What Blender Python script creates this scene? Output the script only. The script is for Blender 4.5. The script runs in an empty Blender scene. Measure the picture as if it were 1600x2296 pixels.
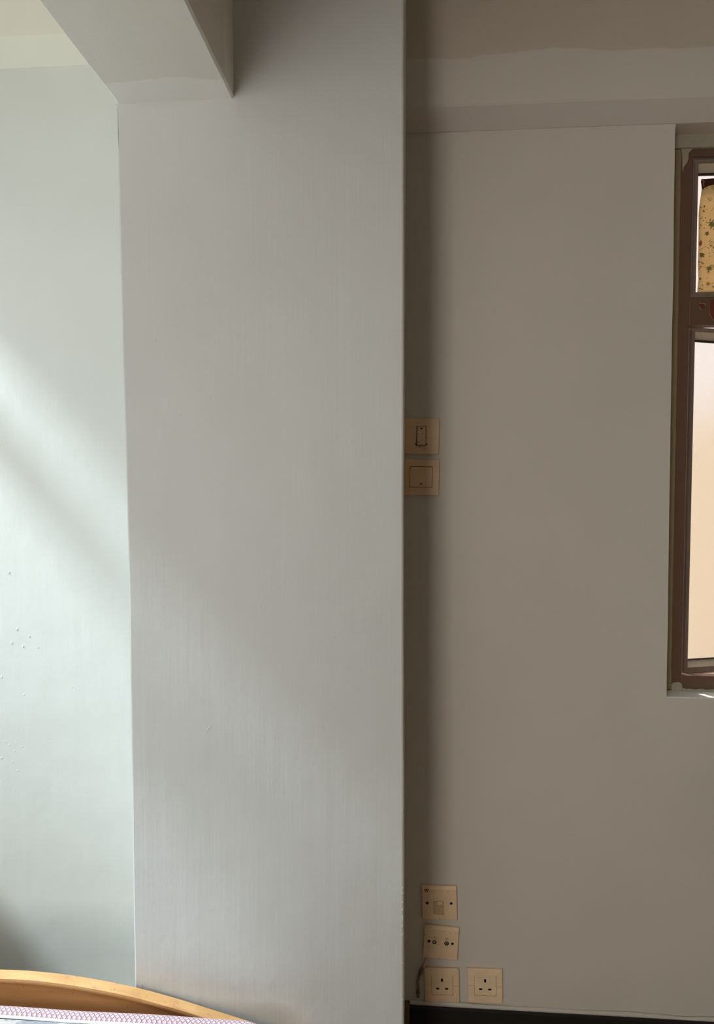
import bpy, bmesh, math, random
from mathutils import Vector, Matrix, noise

# ------------------------------------------------------------------ camera
S = bpy.context.scene
C = S.collection
W, H, F = 1600.0, 2296.0, 1725.0            # photograph frame and focal length in pixels
PY = 1194.0                                  # principal row
EYE = Vector((0.0, 0.0, 1.38))
YAW, PITCH, ROLL = math.radians(4.8), math.radians(-2.6), 0.003
RM = Matrix.Rotation(YAW, 3, 'Z') @ Matrix.Rotation(math.pi/2 + PITCH, 3, 'X') @ Matrix.Rotation(ROLL, 3, 'Z')
cd = bpy.data.cameras.new('camera')
cam = bpy.data.objects.new('camera', cd); C.objects.link(cam)
M4 = RM.to_4x4(); M4.translation = EYE; cam.matrix_world = M4
cd.sensor_fit = 'VERTICAL'; cd.sensor_height = 36.0; cd.sensor_width = 36.0*W/H
cd.lens = F/H*36.0
cd.shift_y = (PY - H/2)/H
cd.clip_start = 0.02; cd.clip_end = 200
S.camera = cam

# ------------------------------------------------------------------ light
world = bpy.data.worlds.new('overcast_sky'); S.world = world; world.use_nodes = True
bg = world.node_tree.nodes['Background']
bg.inputs[0].default_value = (0.84, 0.94, 1.0, 1); bg.inputs[1].default_value = 2.0

sd = bpy.data.lights.new('sun', 'SUN'); sd.energy = 5.5; sd.angle = math.radians(0.6); sd.color = (1.0, 0.93, 0.82)
sun = bpy.data.objects.new('sun', sd); C.objects.link(sun)
sun.rotation_euler = Vector((0.42, -0.92, -0.98)).to_track_quat('-Z', 'Y').to_euler()

# bright gap of sky high between the buildings, seen through the window on the left
ad = bpy.data.lights.new('sky_gap', 'AREA'); ad.shape = 'RECTANGLE'; ad.size = 1.25; ad.size_y = 0.85
ad.energy = 1380.0; ad.color = (0.82, 0.94, 1.0)
sky = bpy.data.objects.new('sky_gap', ad); C.objects.link(sky)
SKY_P = Vector((-6.2, 0.45, 7.25)); SKY_T = Vector((-0.9, 1.8, 1.3))
sky.location = SKY_P; sky.rotation_euler = (SKY_T - SKY_P).to_track_quat('-Z', 'Y').to_euler()

# added warm fill light, in an opening made for it behind the viewer
rd = bpy.data.lights.new('rear_fill', 'AREA'); rd.shape = 'RECTANGLE'; rd.size = 0.8; rd.size_y = 1.4
rd.energy = 45.5; rd.color = (1.0, 0.90, 0.79)
rear = bpy.data.objects.new('rear_fill', rd); C.objects.link(rear)
rear.location = (-1.03, -2.42, 1.65); rear.rotation_euler = Vector((0, 1, 0)).to_track_quat('-Z', 'Z').to_euler()

vs = S.view_settings
vs.view_transform = 'Standard'; vs.look = 'None'; vs.gamma = 1.0; vs.use_curve_mapping = False
vs.exposure = 0.0
try:
    S.cycles.use_denoising = True
    S.cycles.max_bounces = 10; S.cycles.diffuse_bounces = 6
    S.cycles.sample_clamp_indirect = 6.0
except Exception:
    pass

# ------------------------------------------------------------------ helpers
random.seed(7)
def at(px, py, Y):
    """the point of the plane y = Y behind a pixel of the photograph"""
    d = RM @ Vector(((px - W/2)/F, -(py - PY)/F, -1.0))
    return EYE + d*((Y - EYE.y)/d.y)

def link(name, me, mat=None, parent=None, smooth=False):
    o = bpy.data.objects.new(name, me); C.objects.link(o)
    if mat is not None:
        for m in (mat if isinstance(mat, (list, tuple)) else [mat]): me.materials.append(m)
    if parent is not None: o.parent = parent
    if smooth:
        me.polygons.foreach_set('use_smooth', [True]*len(me.polygons))
    return o

def mesh(name, verts, faces, mat, parent=None, smooth=False):
    me = bpy.data.meshes.new(name); me.from_pydata([tuple(v) for v in verts], [], faces); me.validate()
    bm = bmesh.new(); bm.from_mesh(me); bmesh.ops.recalc_face_normals(bm, faces=bm.faces); bm.to_mesh(me); bm.free()
    return link(name, me, mat, parent, smooth)

def from_bm(name, bm, mat, parent=None, smooth=False):
    me = bpy.data.meshes.new(name)
    bmesh.ops.recalc_face_normals(bm, faces=bm.faces)
    bm.to_mesh(me); bm.free()
    return link(name, me, mat, parent, smooth)

def add_box(bm, x0, x1, y0, y1, z0, z1, bevel=0.0, seg=2):
    r = bmesh.ops.create_cube(bm, size=1.0)
    for v in r['verts']:
        v.co = Vector(((x0+x1)/2 + v.co.x*(x1-x0), (y0+y1)/2 + v.co.y*(y1-y0), (z0+z1)/2 + v.co.z*(z1-z0)))
    if bevel > 0:
        es = list({e for v in r['verts'] for e in v.link_edges})
        bmesh.ops.bevel(bm, geom=es, offset=bevel, segments=seg, affect='EDGES', profile=0.5)

def box(name, x0, x1, y0, y1, z0, z1, mat, parent=None, bevel=0.0, seg=2):
    bm = bmesh.new(); add_box(bm, x0, x1, y0, y1, z0, z1, bevel, seg)
    return from_bm(name, bm, mat, parent)

def add_cyl(bm, c, axis, r, L, seg=20, r2=None):
    q = Vector((0, 0, 1)).rotation_difference(Vector(axis).normalized())
    m = Matrix.Translation(Vector(c)) @ q.to_matrix().to_4x4()
    bmesh.ops.create_cone(bm, cap_ends=True, segments=seg, radius1=r, radius2=r if r2 is None else r2, depth=L, matrix=m)

def cyl(name, c, axis, r, L, mat, parent=None, seg=20, r2=None):
    bm = bmesh.new(); add_cyl(bm, c, axis, r, L, seg, r2)
    return from_bm(name, bm, mat, parent)

def tube(name, pts, rad, mat, parent=None, seg=10, sub=5):
    """smooth tube through points, radius per point"""
    P = [Vector(p) for p in pts]; n = len(P)
    if not isinstance(rad, (list, tuple)): rad = [rad]*n
    line = []
    for i in range(n-1):
        p0, p1, p2, p3 = P[max(i-1, 0)], P[i], P[i+1], P[min(i+2, n-1)]
        for k in range(sub):
            t = k/sub
            q = 0.5*((2*p1) + (p2-p0)*t + (2*p0-5*p1+4*p2-p3)*t*t + (3*p1-p0-3*p2+p3)*t*t*t)
            line.append((q, rad[i]*(1-t) + rad[i+1]*t))
    line.append((P[-1], rad[-1]))
    verts, faces = [], []
    up = Vector((0.31, 0.2, 0.93))
    for i, (q, r) in enumerate(line):
        d = (line[min(i+1, len(line)-1)][0] - line[max(i-1, 0)][0]).normalized()
        a = d.cross(up)
        if a.length < 1e-4: a = d.cross(Vector((1, 0, 0)))
        a.normalize(); b = d.cross(a)
        for k in range(seg):
            w = 2*math.pi*k/seg
            verts.append(q + (a*math.cos(w) + b*math.sin(w))*r)
    m = len(line)
    for i in range(m-1):
        for k in range(seg):
            faces.append((i*seg+k, i*seg+(k+1) % seg, (i+1)*seg+(k+1) % seg, (i+1)*seg+k))
    faces.append(tuple(range(seg))); faces.append(tuple((m-1)*seg+k for k in range(seg)))
    return mesh(name, verts, faces, mat, parent, True)

def empty(name, loc, rot=(0, 0, 0)):
    o = bpy.data.objects.new(name, None); C.objects.link(o)
    o.empty_display_size = 0.05; o.location = loc; o.rotation_euler = rot
    return o

def tag(o, label=None, cat=None, group=None, kind=None):
    if label: o['label'] = label
    if cat: o['category'] = cat
    if group: o['group'] = group
    if kind: o['kind'] = kind
    return o

def slab(name, poly, y0, y1, mat, parent=None):
    """polygon given as (x, z) points, extruded from y0 to y1"""
    n = len(poly)
    v = [(p[0], y0, p[1]) for p in poly] + [(p[0], y1, p[1]) for p in poly]
    f = [tuple(range(n)), tuple(range(2*n-1, n-1, -1))] + [(i, (i+1) % n, n+(i+1) % n, n+i) for i in range(n)]
    return mesh(name, v, f, mat, parent)

def boolean_cut(o, cutters):
    """cuts real holes and removes the cutters"""
    for c in cutters:
        m = o.modifiers.new('cut', 'BOOLEAN'); m.operation = 'DIFFERENCE'; m.object = c; m.solver = 'EXACT'
    bpy.context.view_layer.update()
    dg = bpy.context.evaluated_depsgraph_get()
    me = bpy.data.meshes.new_from_object(o.evaluated_get(dg))
    o.modifiers.clear(); old = o.data; o.data = me
    bpy.data.meshes.remove(old)
    for c in cutters:
        d = c.data; bpy.data.objects.remove(c); bpy.data.meshes.remove(d)

# ------------------------------------------------------------------ materials
class NT:
    def __init__(s, name, rough=0.6, spec=0.4):
        s.m = bpy.data.materials.new(name); s.m.use_nodes = True
        s.t = s.m.node_tree; s.b = s.t.nodes['Principled BSDF']
        s.b.inputs['Roughness'].default_value = rough
        s.b.inputs['Specular IOR Level'].default_value = spec
        s.tc = s.t.nodes.new('ShaderNodeTexCoord')
    def n(s, t, **kw):
        o = s.t.nodes.new(t)
        for k, v in kw.items():
            if k.startswith('i_'): o.inputs[k[2:].replace('_', ' ')].default_value = v
            else: setattr(o, k, v)
        return o
    def l(s, a, b): s.t.links.new(a, b)
    def coords(s, scale=(1, 1, 1), loc=(0, 0, 0), rot=(0, 0, 0)):
        mp = s.n('ShaderNodeMapping'); mp.inputs['Scale'].default_value = scale
        mp.inputs['Location'].default_value = loc; mp.inputs['Rotation'].default_value = rot
        s.l(s.tc.outputs['Object'], mp.inputs['Vector']); return mp.outputs['Vector']
    def noise(s, scale, detail=3, vscale=(1, 1, 1), rough=0.55, dist=0.0, loc=(0, 0, 0)):
        o = s.n('ShaderNodeTexNoise'); o.inputs['Scale'].default_value = scale
        o.inputs['Detail'].default_value = detail; o.inputs['Roughness'].default_value = rough
        o.inputs['Distortion'].default_value = dist
        s.l(s.coords(vscale, loc), o.inputs['Vector']); return o.outputs['Fac']
    def ramp(s, fac, stops):
        r = s.n('ShaderNodeValToRGB'); e = r.color_ramp.elements
        while len(e) < len(stops): e.new(0.5)
        for k, (p, c) in enumerate(stops):
            e[k].position = p; e[k].color = (c, c, c, 1) if not isinstance(c, (tuple, list)) else (*c, 1)[:4]
        s.l(fac, r.inputs['Fac']); return r.outputs['Color']
    def math(s, op, a, b=None, clamp=False):
        m = s.n('ShaderNodeMath', operation=op); m.use_clamp = clamp
        for i, x in enumerate((a, b)):
            if x is None: continue
            if hasattr(x, 'links') or hasattr(x, 'is_linked'): s.l(x, m.inputs[i])
            else: m.inputs[i].default_value = x
        return m.outputs[0]
    def mix(s, fac, a, b):
        m = s.n('ShaderNodeMix', data_type='RGBA')
        for sock, x in ((m.inputs[0], fac), (m.inputs[6], a), (m.inputs[7], b)):
            if hasattr(x, 'is_linked'): s.l(x, sock)
            elif isinstance(x, (tuple, list)): sock.default_value = (*x, 1)[:4]
            else: sock.default_value = x
        return m.outputs[2]
    def base(s, c):
        if hasattr(c, 'is_linked'): s.l(c, s.b.inputs['Base Color'])
        else: s.b.inputs['Base Color'].default_value = (*c, 1)[:4]
    def bump(s, h, dist=0.001, strength=1.0, prev=None):
        b = s.n('ShaderNodeBump'); b.inputs['Distance'].default_value = dist; b.inputs['Strength'].default_value = strength
        s.l(h, b.inputs['Height'])
        if prev is not None: s.l(prev, b.inputs['Normal'])
        s.l(b.outputs['Normal'], s.b.inputs['Normal']); return b.outputs['Normal']
    def axis(s, k):
        sp = s.n('ShaderNodeSeparateXYZ'); s.l(s.tc.outputs['Object'], sp.inputs[0]); return sp.outputs[k]

def wall_paint(name, col, streak=(22, 22, 1.6), streak_d=0.0011, seed=0.0, pits=True, blister=None, patch=None, rough=0.55):
    t = NT(name, rough, 0.35)
    big = t.noise(1.7, 3, loc=(seed, 3*seed, 0))
    c = t.mix(t.ramp(big, [(0.35, 0.0), (0.68, 1.0)]), tuple(0.965*x for x in col), tuple(min(1.03*x, 1) for x in col))
    fine = t.noise(160, 2, loc=(seed, 0, 0))
    c = t.mix(t.math('MULTIPLY', fine, 0.05), c, tuple(0.75*x for x in col))
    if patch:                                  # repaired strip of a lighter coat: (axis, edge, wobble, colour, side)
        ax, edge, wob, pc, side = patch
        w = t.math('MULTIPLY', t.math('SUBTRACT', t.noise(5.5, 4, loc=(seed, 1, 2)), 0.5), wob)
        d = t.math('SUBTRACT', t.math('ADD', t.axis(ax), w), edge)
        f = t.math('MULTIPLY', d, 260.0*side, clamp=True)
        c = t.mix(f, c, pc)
    t.base(c)
    n1 = t.bump(t.noise(1.0, 5, vscale=streak, loc=(seed, seed, seed), rough=0.6), streak_d, 0.8)
    n2 = t.bump(t.noise(9.0, 3, loc=(0, seed, 0)), 0.0022, 0.6, n1)
    n3 = t.bump(t.noise(260, 2), 0.00022, 0.6, n2)
    if pits:
        v = t.n('ShaderNodeTexVoronoi', feature='F1'); v.inputs['Scale'].default_value = 15.0; v.inputs['Randomness'].default_value = 1.0
        t.l(t.coords((1, 1, 0.8), (seed, 0, seed)), v.inputs['Vector'])
        pit = t.ramp(v.outputs['Distance'], [(0.0, 0.0), (0.04, 1.0)])
        n3 = t.bump(pit, 0.0009, 0.7, n3)
    if blister:
        x0, z0, rr = blister
        v = t.n('ShaderNodeTexVoronoi', feature='F1'); v.inputs['Scale'].default_value = 46.0
        t.l(t.coords(), v.inputs['Vector'])
        b = t.ramp(v.outputs['Distance'], [(0.0, 1.0), (0.16, 0.75), (0.26, 0.0)])
        dx = t.math('SUBTRACT', t.axis(0), x0); dz = t.math('MULTIPLY', t.math('SUBTRACT', t.axis(2), z0), 0.5)
        rad = t.math('SQRT', t.math('ADD', t.math('MULTIPLY', dx, dx), t.math('MULTIPLY', dz, dz)))
        m = t.math('SUBTRACT', 1.0, t.math('DIVIDE', rad, rr), clamp=True)
        sel = t.ramp(t.noise(14, 1), [(0.52, 0.0), (0.6, 1.0)])
        n3 = t.bump(t.math('MULTIPLY', t.math('MULTIPLY', b, m), sel), 0.0022, 0.8, n3)
    return t.m

def plain(name, col, rough=0.5, spec=0.4, var=0.12, scale=40, metal=0.0, bump=0.0, vscale=(1, 1, 1)):
    t = NT(name, rough, spec); t.b.inputs['Metallic'].default_value = metal
    nz = t.noise(scale, 4, vscale=vscale)
    t.base(t.mix(nz, tuple(x*(1-var) for x in col), tuple(min(1, x*(1+var)) for x in col)))
    if bump > 0: t.bump(nz, bump, 0.8)
    return t.m

M = {}
M['mint'] = wall_paint('mint_wall_paint', (0.655, 0.695, 0.675), seed=1.3)
M['column'] = wall_paint('column_wall_paint', (0.55, 0.568, 0.562), streak=(34, 34, 1.1), seed=4.1, streak_d=0.0010)
M['right'] = wall_paint('right_wall_paint', (0.585, 0.56, 0.525), seed=7.7, streak_d=0.0008)
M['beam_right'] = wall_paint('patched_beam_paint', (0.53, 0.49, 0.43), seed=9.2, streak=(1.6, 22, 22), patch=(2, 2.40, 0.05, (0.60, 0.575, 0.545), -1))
M['beam_mid'] = wall_paint('cross_beam_paint', (0.73, 0.715, 0.66), seed=2.6, streak=(22, 1.6, 22), patch=(1, 1.475, 0.11, (0.79, 0.785, 0.755), 1))
M['cream'] = wall_paint('cream_beam_paint', (0.76, 0.775, 0.69), seed=5.9, streak=(1.6, 22, 22), pits=False)
M['ceiling'] = wall_paint('ceiling_paint', (0.66, 0.65, 0.60), seed=3.3, pits=False)
M['render'] = plain('grey_exterior_render', (0.5, 0.48, 0.45), 0.9, 0.2)

def floor_mat():
    t = NT('brown_wood_floor', 0.4, 0.4)
    nz = t.noise(6, 4, vscale=(8, 0.6, 1))
    t.base(t.ramp(nz, [(0.3, (0.21, 0.15, 0.10)), (0.7, (0.32, 0.235, 0.16))])); return t.m
M['floor'] = floor_mat()

# ------------------------------------------------------------------ room measures
YC = 1.55                 # face of the column
YL = 1.95                 # wall left of the column
YR = 1.89                 # wall right of the column
YF = 1.958                # inner face of the window frame
ZC = 2.78                 # ceiling
XL, XR, YB = -1.55, 2.05, -2.3
colL = at(282, 1200, YC).x; colR = at(905, 1200, YC).x; colR_wall = at(904.5, 1200, YR).x

def wobble(v, amp, k=0):
    p = Vector(v)*2.3 + Vector((k, 2*k, 3*k)); q = Vector(v)*11.0 + Vector((k, k, k))
    return Vector((noise.noise(p) + 0.35*noise.noise(q), noise.noise(p + Vector((9, 1, 4))) + 0.35*noise.noise(q + Vector((5, 5, 5))), noise.noise(p + Vector((3, 7, 2)))))*amp

def pillar(name, prof, z0, z1, mat, dz=0.02, amp=0.0022, k=0, parent=None):
    """upright prism over an (x, y) profile with slightly uneven plaster edges"""
    n = len(prof); m = max(2, int((z1-z0)/dz)); v, f = [], []
    for j in range(m+1):
        z = z0 + (z1-z0)*j/m
        for x, y in prof:
            w = wobble((x, y, z), amp, k); v.append((x + w.x, y + w.y, z))
    for j in range(m):
        for i in range(n):
            f.append((j*n+i, j*n+(i+1) % n, (j+1)*n+(i+1) % n, (j+1)*n+i))
    f.append(tuple(range(n))); f.append(tuple(m*n+i for i in range(n)))
    return mesh(name, v, f, mat, parent)

def bar_y(name, prof, y0, y1, mat, dy=0.02, amp=0.002, k=0):
    """beam running along y over an (x, z) profile"""
    n = len(prof); m = max(2, int((y1-y0)/dy)); v, f = [], []
    for j in range(m+1):
        y = y0 + (y1-y0)*j/m
        for x, z in prof:
            w = wobble((x, y, z), amp, k); v.append((x + w.x, y, z + w.z))
    for j in range(m):
        for i in range(n): f.append((j*n+i, j*n+(i+1) % n, (j+1)*n+(i+1) % n, (j+1)*n+i))
    f.append(tuple(range(n))); f.append(tuple(m*n+i for i in range(n)))
    return mesh(name, v, f, mat)

def bar_x(name, prof, x0, x1, mat, dx=0.02, amp=0.0018, k=0):
    """beam running along x over a (y, z) profile"""
    n = len(prof); m = max(2, int((x1-x0)/dx)); v, f = [], []
    for j in range(m+1):
        x = x0 + (x1-x0)*j/m
        for y, z in prof:
            w = wobble((x, y, z), amp, k); v.append((x, y + w.y, z + w.z))
    for j in range(m):
        for i in range(n): f.append((j*n+i, j*n+(i+1) % n, (j+1)*n+(i+1) % n, (j+1)*n+i))
    f.append(tuple(range(n))); f.append(tuple(m*n+i for i in range(n)))
    return mesh(name, v, f, mat)

def struct(o, label=None): return tag(o, label, None, None, 'structure')

# ------------------------------------------------------------------ shell
WX0, WX1 = at(1503, 900, YR).x, 1.26          # window opening on the right
WZ0, WZ1 = at(1500, 1566, YR).z, 2.252                       # its sill and head
ZB_R = 2.256                                  # underside of the beam above the right wall
ZB_M = 2.176                                  # underside of the cross beam
ZB_L = 2.479                                  # underside of the beam on the left wall

struct(box('floor', XL-0.2, XR+0.1, YB-0.1, 2.15, -0.1, 0.0, M['floor']), 'brown wooden floor of the room')
struct(box('ceiling', XL-0.2, XR+0.1, YB-0.1, 2.15, ZC, ZC+0.12, M['ceiling']), 'cream painted ceiling')

# column, edges slightly rounded
r = 0.004
prof = [(colL, 2.0), (colL, YC+r), (colL+0.3*r, YC+0.3*r), (colL+r, YC)]
prof += [(colL+r+(colR-colL-2*r)*i/24, YC) for i in range(1, 24)]
prof += [(colR-r, YC), (colR-0.3*r, YC+0.3*r), (colR, YC+r), (colR-0.001, YC+0.1), (colR_wall+0.001, YR-0.06), (colR_wall, 2.0)]
col_o = struct(pillar('wall_column', prof, 0, ZC, M['column'], amp=0.0014, k=2), 'off-white plastered column between the two walls')
# its edges are not plumb
def lerp_tab(tab, z):
    if z <= tab[0][0]: return tab[0][1]
    for (a, u), (b, w_) in zip(tab, tab[1:]):
        if z <= b: return u+(w_-u)*(z-a)/(b-a)
    return tab[-1][1]
edgeL = sorted((at(x, y, YC).z, at(x, y, YC).x) for x, y in ((260, 233), (266, 500), (273, 800), (283, 1100), (290, 1400), (296, 1900), (300, 2150)))
edgeR = sorted((at(x, y, YC).z, at(x, y, YC).x) for x, y in ((905.5, 0), (905, 600), (904, 1100), (905, 1600), (905, 2250)))
for v_ in col_o.data.vertices:
    if v_.co.x < colL+0.012: v_.co.x += lerp_tab(edgeL, v_.co.z)-colL
    elif v_.co.x > colR-0.012 and v_.co.y < YR-0.1: v_.co.x += lerp_tab(edgeR, v_.co.z)-colR

# wall left of the column; outside, an added unseen wall blocks the sun
struct(pillar('wall_rear_left', [(XL-0.1, YL), *[(XL-0.1+(colL+0.05-XL+0.1)*i/20, YL) for i in range(1, 21)], (colL+0.05, 2.12), (XL-0.1, 2.12)], 0, ZC, M['mint'], amp=0.0018, k=5),
       'pale mint painted wall left of the column')
struct(box('wall_sun_blocker', -7.0, XL-0.1, 1.98, 2.25, -3, 7, M['render']), 'unseen rendered wall added to keep the sun off the left window')

struct(box('ground', -40, 40, -40, 40, -3.3, -3.0, M['render']), 'grey ground of the courtyard outside')

# wall right of the column, with the window opening
bm = bmesh.new()
def wall_piece(x0, x1, z0, z1):
    nx, nz = max(1, int((x1-x0)/0.03)), max(1, int((z1-z0)/0.03))
    g = {}
    for i in range(nx+1):
        for j in range(nz+1):
            x = x0+(x1-x0)*i/nx; z = z0+(z1-z0)*j/nz
            w = wobble((x, YR, z), 0.0016, 8)
            edge = 0.35*wobble((x, 0, z), 0.006, 3).x - 0.0068*(z-1.62) if abs(x-WX0) < 1e-6 and WZ0 < z < WZ1 else 0
            g[i, j] = bm.verts.new((x+edge, YR+w.y, z)), bm.verts.new((x+edge, 2.10, z))
    for i in range(nx):
        for j in range(nz):
            for s in (0, 1):
                bm.faces.new([g[a][s] for a in ((i, j), (i+1, j), (i+1, j+1), (i, j+1))])
    for i in range(nx):
        for j in (0, nz): bm.faces.new((g[i, j][0], g[i+1, j][0], g[i+1, j][1], g[i, j][1]))
    for j in range(nz):
        for i in (0, nx): bm.faces.new((g[i, j][0], g[i, j+1][0], g[i, j+1][1], g[i, j][1]))
wall_piece(colR_wall-0.05, WX0, 0, ZC)
wall_piece(WX0, WX1, 0, WZ0); wall_piece(WX0, WX1, WZ1, ZC); wall_piece(WX1, XR, 0, ZC)
struct(from_bm('wall_rear_right', bm, M['right']), 'dim warm-grey wall right of the column, around the window')

# beams
YBR = 1.838
ZE_R = at(1250, 229, YBR).z           # lower front edge; a splayed strip leads back to the wall
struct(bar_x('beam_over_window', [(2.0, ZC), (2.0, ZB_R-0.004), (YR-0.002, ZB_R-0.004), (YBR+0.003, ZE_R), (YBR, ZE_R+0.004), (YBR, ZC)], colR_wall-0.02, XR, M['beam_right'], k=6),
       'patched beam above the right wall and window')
YBL = 1.895
ZE_L = at(100, 81, YBL).z
struct(bar_x('beam_on_left_wall', [(2.0, ZC), (2.0, ZB_L), (YL-0.002, ZB_L), (YBL+0.003, ZE_L), (YBL, ZE_L+0.003), (YBL, ZC)], XL-0.1, colL+0.05, M['cream'], k=11),
       'cream beam along the top of the mint wall')
bxL, bxR = at(260, 233, YC).x + 0.003, at(523, 220, YC).x
struct(bar_y('ceiling_beam', [(bxL, ZC), (bxL, ZB_M+0.004), (bxL+0.004, ZB_M), ((bxL+bxR)/2, ZB_M), (bxR-0.004, ZB_M), (bxR, ZB_M+0.004), (bxR, ZC)], YB, YC+0.02, M['beam_mid'], k=14),
       'broad ceiling beam running from the column towards the viewer')

# walls out of view: left wall with its window, right wall, wall behind
LW = dict(y0=0.35, y1=1.94, z0=0.86, z1=2.40)
bm = bmesh.new()
for a in ((YB, LW['y0'], 0, ZC), (LW['y1'], 2.12, 0, ZC), (LW['y0'], LW['y1'], 0, LW['z0']), (LW['y0'], LW['y1'], LW['z1'], ZC)):
    add_box(bm, XL-0.16, XL, *a)
struct(from_bm('wall_left', bm, M['mint']), 'mint wall with the wide window, left of the bed')
M['bounce_brown'] = plain('brown_bounce_wall', (0.40, 0.31, 0.23), 0.5, 0.3, 0.2, 6)  # brown tone set to limit light bounced by the unseen right wall
struct(box('wall_right', XR, XR+0.12, YB, 2.12, 0, ZC, M['bounce_brown']), 'wall on the right side of the room')
bm = bmesh.new()
for a in ((XL-0.1, -1.43, 0, ZC), (-0.63, XR+0.1, 0, ZC), (-1.43, -0.63, 0, 0.95), (-1.43, -0.63, 2.35, ZC)):
    add_box(bm, a[0], a[1], YB-0.12, YB, a[2], a[3])
struct(from_bm('wall_behind', bm, M['right']), 'wall behind the viewer with an opening added for the fill light')

# left window: bars only, sashes stand open
M['brown_metal'] = plain('bronze_window_metal', (0.13, 0.071, 0.047), 0.42, 0.5, 0.16, 25)
lw = struct(empty('window_2', (XL-0.08, LW['y1'], LW['z0'])), 'wide brown metal window in the left wall')
def lbar(name, y0, y1, z0, z1, t=0.045):
    o = box(name, -t/2, t/2, y0-LW['y1'], y1-LW['y1'], z0-LW['z0'], z1-LW['z0'], M['brown_metal'], lw, 0.003)
    return o
lbar('frame_rail', LW['y0'], LW['y1'], LW['z0'], LW['z0']+0.05); lbar('frame_rail', LW['y0'], LW['y1'], LW['z1']-0.05, LW['z1'])
lbar('frame_jamb', LW['y1']-0.03, LW['y1'], LW['z0']+0.05, LW['z1']-0.05); lbar('frame_jamb', LW['y0'], LW['y0']+0.05, LW['z0']+0.05, LW['z1']-0.05)
lbar('transom', LW['y0']+0.05, LW['y1']-0.03, 2.06, 2.16)
lbar('mullion', 0.70, 0.76, LW['z0']+0.05, 2.06); lbar('mullion', 0.70, 0.76, 2.16, LW['z1']-0.05)

# small ridges, scratches and chips in the plaster
def ridge(parent, Y, pix, rad, mat, name='plaster_ridge', sink=0.55):
    pts = [at(x, y, Y) for x, y in pix]
    if len(pts) == 1: pts = [pts[0], pts[0]+Vector((0.0006, 0, -0.0012))]
    o = tube(name, [(p.x, Y+rad*sink, p.z) for p in pts], [rad*0.35]+[rad]*(len(pts)-2)+[rad*0.35], mat, parent, 6, 3)
    return o
right_o = bpy.data.objects['wall_rear_right']; left_o = bpy.data.objects['wall_rear_left']
for pix, rr in (([(453, 1470), (460, 1466), (470, 1462), (474, 1452)], 0.0009), ([(494, 1461), (498, 1465), (503, 1463), (506, 1459)], 0.0009),
                ([(457, 1647), (464, 1637), (470, 1630), (477, 1623)], 0.0010), ([(416, 1556), (418, 1575), (420, 1600)], 0.0007), ([(428, 1580), (429, 1600)], 0.0006),
                ([(609, 1752), (610, 1757), (610, 1763)], 0.0012), ([(433, 1664), (434, 1677)], 0.0008), ([(654, 1803), (655, 1809), (655, 1816)], 0.0012), ([(398, 1596), (399, 1632)], 0.0006),
                ([(317, 2189), (319, 2190)], 0.0013), ([(317, 2205), (318, 2212)], 0.0015), ([(487, 2222), (490, 2221)], 0.0013), ([(556, 2224), (561, 2224)], 0.0014),
                ([(532, 238), (532, 262), (533, 288)], 0.0007), ([(531, 293), (534, 299)], 0.0012), ([(265, 460), (272, 471)], 0.0010), ([(303, 441), (306, 450)], 0.0010), ([(512, 430), (513, 505)], 0.0006),
                ([(271, 401), (280, 402)], 0.0013), ([(300, 404), (308, 406)], 0.0013), ([(285, 362), (292, 368), (298, 364)], 0.0008), ([(310, 372), (318, 378), (316, 390)], 0.0008), ([(325, 398), (335, 403), (342, 390)], 0.0009),
                ([(481, 2030), (477, 2038)], 0.0009), ([(663, 1935), (668, 1922)], 0.0007), ([(845, 600), (846, 604)], 0.0012), ([(893, 330), (897, 345)], 0.0010)):
    ridge(col_o, YC, pix, rr, M['column'])
for yy, ww in ((1992, 4), (2005, 3), (2024, 4), (2042, 3), (2060, 7), (2078, 5), (2098, 4), (2160, 2), (2244, 5), (1820, 3), (322, 3), (770, 3)):
    ridge(col_o, YC, [(903.2, yy-ww), (902.6+random.uniform(-1, 0.5), yy), (903.4, yy+ww)], 0.0011, M['column'], 'edge_chip', 0.3)
for pix, rr in (([(1303, 318), (1299, 345), (1291, 378)], 0.0007), ([(1290, 402), (1289, 410), (1293, 414)], 0.0008), ([(1308, 343), (1325, 347), (1340, 348), (1339, 364)], 0.0006),
                ([(1301, 366), (1302, 390), (1314, 390)], 0.0007), ([(1478, 722), (1476, 735), (1477, 745)], 0.0007), ([(1525, 1600), (1535, 1594)], 0.0006), ([(1480, 1575), (1500, 1583), (1498, 1590)], 0.0007)):
    ridge(right_o, YR, pix, rr, M['right'])
for pix, rr in (([(37, 291), (36, 294)], 0.0010), ([(70, 409), (76, 414)], 0.0013), ([(131, 421), (133, 422)], 0.0009), ([(148, 1290), (151, 1300), (145, 1315)], 0.0008), ([(180, 1135), (192, 1140)], 0.0008), ([(203, 992), (200, 1010)], 0.0008)):
    ridge(left_o, YL, pix, rr, M['mint'])
for bx_, by_, br in ((38, 1411, 3.2), (26, 1442, 3.0), (52, 1449, 2.4), (66, 1427, 2.2), (20, 1284, 2.4), (54, 1557, 2.6), (98, 1577, 2.2), (71, 1606, 2.2), (40, 1634, 3.4), (34, 1641, 2.2), (12, 1663, 3.2), (22, 1670, 3.0), (36, 1666, 2.2), (50, 1674, 3.0), (32, 1684, 2.2), (4, 1700, 3.0), (40, 1728, 2.4), (30, 1708, 2.0), (4, 1518, 3.0), (85, 1452, 2.0), (14, 1640, 2.0)):
    p = at(bx_, by_, YL); bm = bmesh.new()
    bmesh.ops.create_uvsphere(bm, u_segments=10, v_segments=6, radius=1.0)
    for v_ in bm.verts: v_.co = Vector((p.x + v_.co.x*br*0.0010, YL + v_.co.y*0.0009, p.z + v_.co.z*br*0.0012))
    from_bm('paint_blister', bm, M['mint'], left_o, True)
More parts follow.
